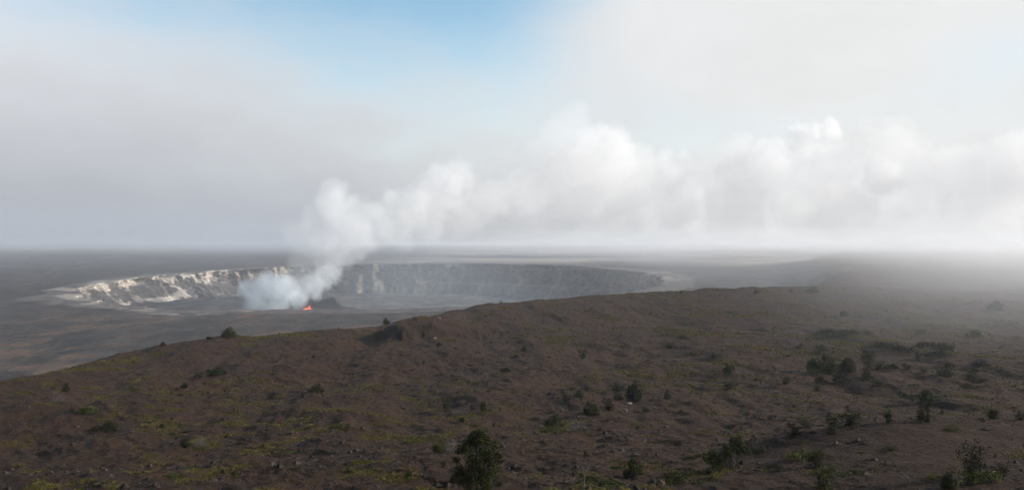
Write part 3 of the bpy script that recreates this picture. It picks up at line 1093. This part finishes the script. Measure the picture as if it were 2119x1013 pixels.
def make_plant(kind, seed, count, leaf):
    """unit-high plant: returns (wood mesh data, leaf mesh data)"""
    rng = np.random.default_rng(seed)
    wood, cen, outw = [], [], []
    if kind == 'round':      # dense dome of leaf clumps
        nc = 34
        for i in range(nc):
            v = rng.normal(size=3)
            v[2] = abs(v[2]) * 0.9
            v /= np.linalg.norm(v)
            rr = rng.uniform(0.55, 1.0)
            c = np.array([v[0] * 0.42 * rr, v[1] * 0.42 * rr, 0.10 + v[2] * 0.72 * rr])
            cr = rng.uniform(0.10, 0.22)
            k = rng.normal(size=(count // nc, 3))
            k /= np.linalg.norm(k, axis=1)[:, None]
            cen.append(c + k * cr * rng.uniform(0.5, 1.05, (len(k), 1)))
            outw.append(k * 0.6 + v * 0.5)
            if i % 3 == 0:
                wood.append(tube(branch_path((0.02 * v[0], 0.02 * v[1], -0.06), c, rng), np.linspace(0.022, 0.006, 6)))
    elif kind == 'upright':  # several thin stems with open foliage, gaps between
        ns = 7
        for i in range(ns):
            q = rng.uniform(0, 6.28)
            sp = rng.uniform(0.08, 0.36)
            top = np.array([math.cos(q) * sp, math.sin(q) * sp, rng.uniform(0.45, 0.95)])
            p = branch_path((0.02 * math.cos(q), 0.02 * math.sin(q), -0.06), top, rng, 0.2, 8)
            wood.append(tube(p, np.linspace(0.018, 0.004, 8)))
            for j in range(9):
                t = rng.uniform(0.12, 1.0)
                base = p[int(t * 7)]
                c = base + rng.normal(size=3) * np.array([0.10, 0.10, 0.07])
                c[2] = max(c[2], 0.05)
                wood.append(tube([base, c], [0.005, 0.002], 3))
                cen.append(c + rng.normal(size=(count // (ns * 9), 3)) * 0.05)
                outw.append(np.zeros((count // (ns * 9), 3)))
    elif kind == 'low':      # spreading mat
        nc = 30
        for i in range(nc):
            c = np.array([rng.normal() * 0.75, rng.normal() * 0.75, 0])
            c[2] = rng.uniform(0.15, 0.62) * math.exp(-(c[0] ** 2 + c[1] ** 2) * 0.35)
            k = rng.normal(size=(count // nc, 3)) * np.array([0.24, 0.24, 0.16])
            k[:, 2] = np.abs(k[:, 2])
            cen.append(c + k)
            outw.append(k)
        wood.append(tube([(0, 0, -0.1), (0, 0, 0.3)], [0.03, 0.01]))
    elif kind == 'tree':     # trunk that forks into limbs, crown of many clumps with gaps
        wood.append(tube(branch_path((0, 0, -0.05), (0.02, 0, 0.34), rng, 0.05), np.linspace(0.030, 0.020, 6), 8))
        for i in range(90):
            h = rng.uniform(0.06, 1.0)
            q = rng.uniform(0, 6.28)
            wmax = 0.40 * (math.sin(min(1, max(0, (h + 0.08) / 1.08)) ** 0.85 * math.pi) ** 0.55) + 0.015
            rr = wmax * rng.uniform(0.45, 1.0)
            c = np.array([math.cos(q) * rr + 0.02, math.sin(q) * rr, h])
            st = (0.02, 0, rng.uniform(0.10, max(0.11, min(0.55, h * 0.6))))
            wood.append(tube(branch_path(st, c, rng, 0.15), np.linspace(0.013, 0.003, 6)))
            cr = rng.uniform(0.055, 0.105)
            k = rng.normal(size=(count // 90, 3))
            k /= np.linalg.norm(k, axis=1)[:, None]
            cen.append(c + k * cr * rng.uniform(0.4, 1.1, (len(k), 1)))
            outw.append(k * 0.5 + np.array([0, 0, 0.3]))
    elif kind == 'spread':   # leaning crown on bare crooked limbs, dense on one side
        for i in range(30):
            side = i < 17
            if side:
                c = np.array([rng.normal() * 0.24 - 0.42, rng.normal() * 0.3, rng.uniform(0.15, 0.8)])
            else:
                c = np.array([rng.uniform(-0.1, 0.85), rng.normal() * 0.3, rng.uniform(0.55, 0.95)])
                c[2] -= 0.25 * max(0, c[0] - 0.4)
                wood.append(tube(branch_path((0.25, 0, -0.05), c, rng, 0.25, 7), np.linspace(0.022, 0.004, 7)))
            k = rng.normal(size=(count // 30, 3))
            k /= np.linalg.norm(k, axis=1)[:, None]
            cen.append(c + k * (0.19 if side else 0.12) * rng.uniform(0.4, 1.1, (len(k), 1)))
            outw.append(k)
        wood.append(tube([(0.25, 0, -0.06), (-0.3, 0, 0.5)], [0.03, 0.01]))
    elif kind == 'dead':     # grey leafless twigs
        for i in range(26):
            q = rng.uniform(0, 6.28)
            sp = rng.uniform(0.2, 0.75)
            top = np.array([math.cos(q) * sp, math.sin(q) * sp, rng.uniform(0.35, 1.0)])
            p = branch_path((0, 0, -0.08), top, rng, 0.3, 7)
            wood.append(tube(p, np.linspace(0.016, 0.006, 7), 4))
            for j in range(4):
                b0 = p[rng.integers(2, 7)]
                wood.append(tube(branch_path(b0, b0 + rng.normal(size=3) * 0.22, rng, 0.3, 4), [0.009, 0.007, 0.006, 0.004], 3))
    elif kind == 'snag':     # one bare dead tree, forked
        p = branch_path((0, 0, -0.05), (0.03, 0, 0.55), rng, 0.1, 6)
        wood.append(tube(p, np.linspace(0.026, 0.018, 6), 6))
        for i in range(9):
            q = rng.uniform(0, 6.28)
            top = p[-1] + np.array([math.cos(q) * rng.uniform(0.1, 0.34), math.sin(q) * 0.3, rng.uniform(0.1, 0.46)])
            pp = branch_path(p[-1 - (i % 3)], top, rng, 0.3, 6)
            wood.append(tube(pp, np.linspace(0.017, 0.005, 6), 4))
            for j in range(3):
                b0 = pp[rng.integers(2, 6)]
                wood.append(tube([b0, b0 + rng.normal(size=3) * 0.09], [0.007, 0.004], 3))
    w = merge(wood)
    lv = None
    if cen:
        lv = leaves(np.concatenate(cen), leaf, rng, 0.35, np.concatenate(outw))
    return w, lv


PLANTS = {}


def plant_data(kind, var, bright=False, fine=False):
    key = (kind, var, bright, fine)
    if key not in PLANTS:
        cnt, leaf = {'round': (1500, 0.050), 'upright': (900, 0.034), 'low': (1300, 0.085), 'tree': (16000, 0.0165), 'spread': (4200, 0.034), 'dead': (0, 0), 'snag': (0, 0)}[kind]
        if fine:
            cnt, leaf = int(cnt * 2.6), leaf * 0.62
        w, lv = make_plant(kind, 50 + var * 13 + sum(map(ord, kind)), cnt, leaf)
        dead = kind in ('dead', 'snag')
        mw = new_mesh(kind + '_wood', *w, [DEADW if dead else BARK])
        ml = new_mesh(kind + '_foliage', *lv, [LEAF_B if bright else LEAF], smooth=False) if lv else None
        PLANTS[key] = (mw, ml)
    return PLANTS[key]


def plant(px, py, hpx, wpx, kind, label, cat=None, name=None, group=None, var=0, bright=False, fine=False, rot=None, solid=False):
    """stand a plant with its parts where the photograph shows its foot"""
    X, Y, h = find_ground(px, min(py, 1012))
    if py > 1012:
        Y = (48.0 + Y) / 2 if py > 1060 else Y * (1012 - 506.5) / (py - 506.5) * 1.03
        X = (px - 1059.5) / F * Y
        h = float(height(np.array([X]), np.array([Y]))[0][0])
        hpx = hpx
    k = 0.88 if px > 1480 and py > 840 else 1.0
    H = k * hpx / F * Y
    W = k * wpx / F * Y
    mw, ml = plant_data(kind, var, bright, fine)
    base_w = {'round': 1.05, 'upright': 0.72, 'low': 2.4, 'tree': 0.84, 'spread': 1.75, 'dead': 1.3, 'snag': 0.7}[kind]
    sx = W / base_w
    root = link(name or {'tree': 'tree', 'dead': 'dead_shrub', 'snag': 'dead_tree'}.get(kind, 'shrub'), None)
    root.location = (X, Y, h + Z0 - 0.02)
    root.scale = (sx, sx, H)
    root.rotation_euler = (0, 0, rot if rot is not None else random.uniform(0, 6.28))
    link('trunk' if kind in ('tree', 'snag') else 'stems', mw, root)
    if ml:
        link('crown' if kind == 'tree' else 'foliage', ml, root)
    tag(root, label, cat or ('tree' if kind in ('tree', 'snag') else 'shrub'), group)
    return root


plant(987, 1052, 122, 106, 'tree', 'dense dark-leaved tree cut off by the bottom edge, nearest of all', rot=0.4)
plant(1311, 829, 48, 40, 'round', 'tall rounded dark tree, largest of the clump in mid-slope', 'tree', 'tree', 'trees of the mid-slope clump', 0, fine=True)
plant(1277, 827, 36, 32, 'upright', 'loose-leaved tree just left of the tall rounded tree in mid-slope', 'tree', 'tree', 'trees of the mid-slope clump', 0, fine=True)
plant(1223, 860, 36, 38, 'round', 'bushy tree standing lower left of the mid-slope clump', 'tree', 'tree', 'trees of the mid-slope clump', 1, fine=True)
plant(1260, 850, 28, 28, 'upright', 'small tree between the two bushy trees of the mid-slope clump', 'tree', 'tree', 'trees of the mid-slope clump', 1)
plant(1172, 829, 27, 20, 'upright', 'thin tree at the left end of the mid-slope clump', 'tree', 'tree', 'trees of the mid-slope clump', 2)
plant(1199, 822, 18, 22, 'round', 'small rounded shrub right of the thin tree in mid-slope', var=2)
plant(1381, 827, 22, 16, 'round', 'narrow dark shrub alone to the right of the tall rounded tree', var=3)
plant(1336, 852, 14, 18, 'round', 'little shrub below the tall rounded tree beside a pale stone', var=1)
plant(1148, 884, 30, 50, 'round', 'broad dark shrub below the mid-slope clump, bright ferns in front', var=2, fine=True)
plant(1140, 894, 12, 44, 'low', 'bright green ferns in front of the broad dark shrub', 'fern', 'fern_patch', None, 0, True)
plant(1192, 892, 22, 46, 'dead', 'grey dead twigs right of the broad dark shrub', var=0)
plant(922, 851, 32, 26, 'upright', 'slim leafy shrub above the foreground tree, bright grass at its foot', var=3, fine=True)
plant(1001, 853, 28, 16, 'round', 'narrow upright shrub above right of the foreground tree', var=0)
plant(978, 847, 14, 12, 'round', 'tiny shrub left of the narrow upright shrub above the foreground tree', var=3)
plant(950, 858, 14, 40, 'dead', 'pale dead twigs between two slim shrubs above the foreground tree', var=1)
plant(910, 934, 30, 36, 'round', 'leafy green shrub left of the foreground tree with grey twigs beside it', var=1, bright=True, fine=True)
plant(935, 938, 28, 40, 'dead', 'tangle of grey twigs beside the leafy shrub left of the foreground tree', var=0)
plant(858, 917, 16, 34, 'low', 'bright yellow-green fern patch upper left of the foreground tree', 'fern', 'fern_patch', None, 1, True)
plant(473, 699, 26, 36, 'round', 'large lone rounded bush on the left skyline of the hill', var=0, fine=True)
plant(434, 703, 9, 16, 'round', 'small low bush left of the lone rounded skyline bush', var=1)
plant(337, 717, 11, 12, 'round', 'little bush on the left brow, farthest left of the skyline bushes', var=2)
plant(799, 670, 14, 16, 'round', 'small rounded bush on the brow just left of the broken knoll', var=3)
plant(1037, 634, 15, 12, 'snag', 'tiny bare snag on the skyline below the crater wall')
plant(136, 811, 22, 17, 'round', 'small dark round shrub on the left slope casting a shadow leftwards', var=2)
plant(229, 893, 32, 34, 'round', 'rounded dark bush low on the left slope, largest there', var=3, fine=True)
plant(203, 893, 16, 28, 'low', 'olive low growth against the left side of the rounded dark bush', 'shrub', None, None, 2)
plant(448, 776, 20, 46, 'round', 'wide dark thicket on the left slope', var=1, fine=True)
plant(413, 781, 12, 26, 'round', 'low end of the wide thicket on the left slope', var=0)
plant(656, 812, 24, 34, 'round', 'dark shrub with pale ground beside it, centre left of the slope', var=2)
plant(381, 803, 12, 18, 'round', 'small shrub under the wide thicket on the left slope', var=3)
plant(182, 858, 20, 34, 'low', 'bright green mat of ferns above the rounded dark bush', 'fern', 'fern_patch', None, 0, True)
plant(385, 925, 24, 30, 'round', 'dark shrub low on the left with grey twigs to its right', var=0)
plant(412, 924, 18, 34, 'dead', 'grey twigs right of the dark shrub low on the left', var=1)
plant(118, 836, 22, 30, 'dead', 'grey brushy twigs on the far left slope above the ferns', var=0)
plant(1505, 972, 62, 92, 'spread', 'large spreading dark bush with crooked bare limbs, lower right', 'tree', 'tree', None, 0, rot=0.0)
plant(1525, 925, 34, 46, 'round', 'dark leafy shrub right behind the large spreading bush', var=1, fine=True)
plant(1570, 940, 26, 40, 'upright', 'thin olive shrub right of the large spreading bush', var=1, fine=True)
plant(1721, 898, 46, 42, 'upright', 'vase-shaped dark shrub on the shoulder, left end of the row', var=0, fine=True)
plant(1760, 879, 52, 52, 'upright', 'tallest ragged shrub on the shoulder near its left end', var=1, fine=True)
plant(1645, 897, 34, 40, 'upright', 'open twiggy shrub below the left end of the shoulder', var=2, fine=True)
plant(1672, 885, 26, 46, 'upright', 'sparse pale-green shrub behind the open twiggy one', var=3)
plant(1838, 874, 38, 32, 'upright', 'pointed shrub on the shoulder, between the ragged and the twin shrub', var=2, fine=True)
plant(1905, 873, 44, 30, 'upright', 'twin-stemmed tall shrub on the shoulder', var=3, fine=True)
plant(1919, 873, 54, 18, 'upright', 'slender spire beside the twin-stemmed shrub on the shoulder', var=0, fine=True)
plant(2054, 866, 32, 30, 'round', 'rounded shrub on the shoulder near the right edge', var=3, fine=True)
plant(2030, 866, 22, 14, 'snag', 'leafless twig tree left of the rounded shrub on the shoulder')
plant(2112, 868, 32, 28, 'upright', 'shrub at the right edge of the picture on the shoulder', var=1, fine=True)
plant(1690, 968, 58, 46, 'upright', 'loose olive shrub in the lower right foreground', var=2, fine=True)
plant(1670, 952, 26, 70, 'low', 'green spreading growth left of the loose olive shrub', 'fern', 'fern_patch', None, 1, True)
plant(1702, 1024, 62, 88, 'upright', 'tangled yellowish shrub at the bottom edge, lower right', var=0, bright=True, fine=True)
plant(1963, 1012, 52, 44, 'round', 'dense dark bush near the bottom right corner', var=0, fine=True)
plant(2010, 990, 90, 66, 'upright', 'tall sparse shrub with bare stems in the bottom right', var=3, fine=True)
plant(2075, 985, 40, 36, 'upright', 'small dark vase-shaped shrub right of the tall sparse shrub', var=2, fine=True)
plant(2030, 992, 28, 80, 'low', 'green mat of ferns around the tall sparse shrub', 'fern', 'fern_patch', None, 2, True)
plant(1880, 1012, 40, 40, 'snag', 'bare twig bush at the bottom edge left of the dense dark bush', 'shrub', 'dead_shrub')
plant(2028, 1016, 18, 26, 'low', 'bright yellow-green tuft at the bottom edge, right corner', 'fern', 'fern_patch', None, 0, True)
plant(1310, 985, 44, 46, 'round', 'dark bush near the bottom edge right of the foreground tree', var=2, fine=True)
plant(1208, 1012, 58, 30, 'snag', 'bare forked dead tree right of the foreground tree')
plant(1250, 1005, 16, 80, 'low', 'low green growth along the bottom edge right of the dead tree', 'fern', 'fern_patch', None, 1, True)
plant(1400, 1000, 22, 60, 'low', 'dark low growth on the bottom edge left of the large spreading bush', 'shrub', None, None, 2)
MISTY = 'trees of the misty grove'
plant(1712, 772, 46, 46, 'round', 'broad rounded tree in the misty grove on the right', 'tree', 'tree', MISTY, 1, fine=True)
plant(1754, 770, 44, 40, 'round', 'second rounded tree of the misty grove, right of the broadest', 'tree', 'tree', MISTY, 3, fine=True)
plant(1684, 770, 36, 34, 'round', 'smaller tree at the left end of the misty grove', 'tree', 'tree', MISTY, 0)
plant(1793, 786, 58, 36, 'upright', 'tall thin-leaved tree at the right end of the misty grove', 'tree', 'tree', MISTY, 0, fine=True)
plant(1695, 796, 34, 30, 'upright', 'thin tree below the misty grove', 'tree', 'tree', MISTY, 2)
plant(1740, 792, 22, 40, 'round', 'wide bush at the foot of the misty grove', 'shrub', None, None, 2)
plant(1507, 773, 26, 30, 'round', 'pointed dark shrub in the middle of the right slope', var=1, fine=True)
plant(1528, 776, 10, 26, 'dead', 'pale twigs right of the pointed dark shrub', var=1)
plant(1506, 806, 24, 36, 'upright', 'loose shrub straight below the pointed dark shrub', var=3)
plant(1478, 741, 14, 16, 'round', 'small round shrub upper left of the pointed dark shrub', var=0)
plant(1385, 720, 20, 40, 'upright', 'thin grey-green thicket high on the middle of the slope', var=2)
plant(1917, 832, 34, 38, 'round', 'dark shrub above a bare slide on the right slope', var=0)
plant(1925, 826, 12, 60, 'low', 'dull green mat around the dark shrub above the bare slide', 'shrub', None, None, 1)
plant(2008, 786, 26, 40, 'upright', 'wide thin shrub in the mist right of the grove', var=1)
plant(1950, 778, 26, 60, 'upright', 'pale broad thicket between the grove and the wide thin shrub', var=0)
plant(2029, 760, 16, 44, 'round', 'low hedge-like shrub in the mist near the right edge', var=2)
plant(1565, 608, 12, 14, 'round', 'round bush on the skyline left of the mist', var=3)
plant(1410, 607, 8, 6, 'round', 'tiny bush on the highest part of the skyline', var=0)
plant(1636, 604, 9, 10, 'round', 'little bush on the skyline where the mist begins', var=1)
plant(1682, 606, 16, 34, 'round', 'wide pale bush on the skyline in the mist', var=2)
plant(2060, 642, 22, 40, 'round', 'large faint bush deep in the mist at far right', var=3)
plant(1745, 655, 16, 20, 'round', 'faint round bush in the mist above the grove', var=0)
plant(1085, 727, 15, 14, 'round', 'dark round shrub high in the centre of the slope', var=2)
plant(1205, 742, 22, 20, 'upright', 'narrow shrub upper right of the dark round centre shrub', var=3)
plant(1045, 770, 14, 26, 'round', 'flat dull shrub below the dark round centre shrub', var=1)
plant(891, 679, 13, 11, 'upright', 'small shrub on top of the broken knoll', var=1)
plant(909, 717, 10, 13, 'round', 'small shrub on the smooth slope right of the broken knoll', var=3)
plant(649, 740, 8, 9, 'round', 'tiny shrub at the end of the knoll shadow', var=0)


def scatter_shrubs():
    rng = np.random.default_rng(21)
    for k in range(34):      # thickets about the grove
        px = rng.normal(1830, 130)
        py = rng.uniform(690, 815)
        if not 1560 < px < 2110:
            continue
        plant(px, py, rng.uniform(10, 22), rng.uniform(18, 42), 'upright' if rng.random() < 0.7 else 'low', 'thin grey-green thicket in the scrub around the misty grove',
              group='thickets around the misty grove', var=int(rng.integers(4)), rot=float(rng.uniform(0, 6)))
    top = lambda px: np.interp(px, [0, 330, 600, 820, 1000, 1330, 1700, 2119], [790, 730, 705, 685, 648, 622, 625, 640])
    regions = [(0, 760, 55, 'small dark shrub scattered on the slope left of the knoll', 'small shrubs of the left slope'),
               (760, 1400, 95, 'small green shrub scattered over the open middle slope', 'small shrubs of the middle slope'),
               (1400, 2119, 120, 'small dull green shrub on the misty right slope', 'small shrubs of the right slope')]
    for (a, b, n, label, grp) in regions:
        k = 0
        while k < n:
            px = rng.uniform(a + 6, b - 6)
            t = top(px)
            py = t + (1000 - t) * rng.random() ** 1.25
            X, Y, h = find_ground(px, py)
            v = float(veg_field(np.array([X]), np.array([Y]))[0])
            if rng.random() > 0.25 + 0.75 * v:
                continue
            kind = ['round', 'upright', 'low', 'low'][rng.integers(4)]
            H = rng.uniform(0.28, 0.85) * (0.5 if kind == 'low' else 1.0) * (0.75 if Y < 140 else 1.0)
            W = H * rng.uniform(0.8, 1.35) * (1.3 if kind == 'low' else 1)
            mw, ml = plant_data(kind, int(rng.integers(4)), bool(rng.random() < 0.45))
            root = link('shrub', None)
            root.location = (X, Y, h + Z0 - 0.02)
            root.scale = (W, W, H)
            root.rotation_euler = (0, 0, rng.uniform(0, 6.28))
            link('stems', mw, root)
            link('foliage', ml, root)
            tag(root, label, 'shrub', grp)
            k += 1


scatter_shrubs()


def scatter_cover():
    rng = np.random.default_rng(33)

    def sample(n):
        px = rng.uniform(-60, 2180, n)
        Y = np.exp(rng.uniform(math.log(60), math.log(900), n))
        X = (px - 1059.5) / F * Y
        return X, Y
    # ferns and grass: low tufts of blades along the streaks of growth
    X, Y = sample(700000)
    v = veg_field(X, Y)
    keep = rng.random(len(X)) < v * 0.85 * ss(50, 80, Y)
    X, Y = X[keep], Y[keep]
    h, ed = height(X, Y)
    ok = ed > 2
    X, Y, h = X[ok][:120000], Y[ok][:120000], h[ok][:120000]
    n = len(X)
    V, Fq = [], []
    nb = 5
    base = np.stack([X, Y, h + Z0], -1)
    size = rng.uniform(0.08, 0.27, n) * np.clip(Y / 170, 0.6, 2.2)
    for b in range(nb):
        q = rng.uniform(0, 6.28, n)
        d = np.stack([np.cos(q), np.sin(q), np.zeros(n)], -1)
        w = np.stack([-np.sin(q), np.cos(q), np.zeros(n)], -1)
        up = np.array([0, 0, 1.0])
        s = size[:, None] * rng.uniform(0.7, 1.3, (n, 1))
        off = d * s * rng.uniform(0, 0.8, (n, 1))
        p0 = base + off - w * s * 0.22 - up * 0.03
        p1 = base + off + w * s * 0.22 - up * 0.03
        p2 = base + off + d * s * 0.9 + up * s * rng.uniform(0.45, 1.0, (n, 1))
        V.append(np.stack([p0, p1, p2], 1).reshape(-1, 3))
    V = np.concatenate(V)
    me = new_mesh('fern_cover', V, np.arange(len(V)).reshape(-1, 3), [GRASS], smooth=False)
    tag(link('fern_grass', me), 'yellow-green ferns and grass in streaks over the brown slope', 'grass', kind='stuff')
    # loose stones
    X, Y = sample(60000)
    h, ed = height(X, Y)
    ok = (ed > 0) & (fbm(X / 9, Y / 6, 3, 400) + 0.25 * rng.normal(size=len(X)) > 0.12)
    X, Y, h = X[ok], Y[ok], h[ok]
    n = len(X)
    ov = np.array([(1, 0, 0), (-1, 0, 0), (0, 1, 0), (0, -1, 0), (0, 0, 1), (0, 0, -1)], float)
    of = np.array([(0, 2, 4), (2, 1, 4), (1, 3, 4), (3, 0, 4), (2, 0, 5), (1, 2, 5), (3, 1, 5), (0, 3, 5)])
    s = 0.05 * np.exp(rng.exponential(0.55, n)) * np.clip(Y / 160, 0.8, 2.0)
    s = np.minimum(s, 0.38)
    q = rng.uniform(0, 6.28, n)
    o = ov[None] * rng.uniform(0.6, 1.3, (n, 6, 1)) * np.stack([s * 1.2, s, s * 0.7], -1)[:, None, :]
    c, sn = np.cos(q)[:, None], np.sin(q)[:, None]
    o = np.stack([o[..., 0] * c - o[..., 1] * sn, o[..., 0] * sn + o[..., 1] * c, o[..., 2]], -1)
    V = (o + np.stack([X, Y, h + Z0 + s * 0.15], -1)[:, None, :]).reshape(-1, 3)
    Fq = (of[None] + (np.arange(n) * 6)[:, None, None]).reshape(-1, 3)
    me = new_mesh('loose_stones', V, Fq, [STONE], smooth=False)
    tag(link('stone_rubble', me), 'loose dark stones strewn over the slope', 'stones', kind='stuff')


scatter_cover()


def boulder(px, py, wpx, hpx, label, tone, seed):
    X, Y, h = find_ground(px, py)
    rng = np.random.default_rng(seed)
    n, m = 14, 8
    V = []
    for i in range(m):
        t = math.pi * i / (m - 1)
        for j in range(n):
            q = 2 * math.pi * j / n
            d = np.array([math.sin(t) * math.cos(q), math.sin(t) * math.sin(q), math.cos(t)])
            k = 1 + 0.35 * float(pn(np.array([d[0] * 1.6 + seed]), np.array([d[1] * 1.6 + d[2] * 1.3]), seed)[0]) + rng.uniform(-0.06, 0.06) * math.sin(t)
            k *= 0.86 + 0.14 * round(abs(d[0]) * 2 + abs(d[2]))/2
            V.append(d * k)
    mt = mat_plain('boulder_rock', tuple(c * 0.7 for c in tone), tone, 4.0)
    o = link('boulder', new_mesh('boulder', V, grid_faces(m, n, True)[:, ::-1], [mt], smooth=False))
    w, hh = wpx / F * Y / 2, hpx / F * Y
    o.scale = (w, w * 0.8, hh * 0.62)
    o.location = (X, Y, h + Z0 + hh * 0.3)
    o.rotation_euler = (0.1, 0.15, seed)
    tag(o, label, 'boulder')


boulder(1294, 852, 9, 8, 'pale stone lying below the tall rounded tree in mid-slope', (0.20, 0.155, 0.125), 3)
boulder(1303, 835, 13, 3, 'flat whitish slab at the foot of the tall rounded tree', (0.30, 0.27, 0.24), 5)
boulder(900, 701, 6, 5, 'small pale stone on the smooth slope near the broken knoll', (0.22, 0.19, 0.17), 7)
boulder(908, 663, 8, 6, 'pale rock just under the brow right of the broken knoll', (0.20, 0.16, 0.14), 9)
boulder(1366, 1004, 26, 13, 'brown boulder at the bottom edge left of the large spreading bush', (0.070, 0.045, 0.033), 11)
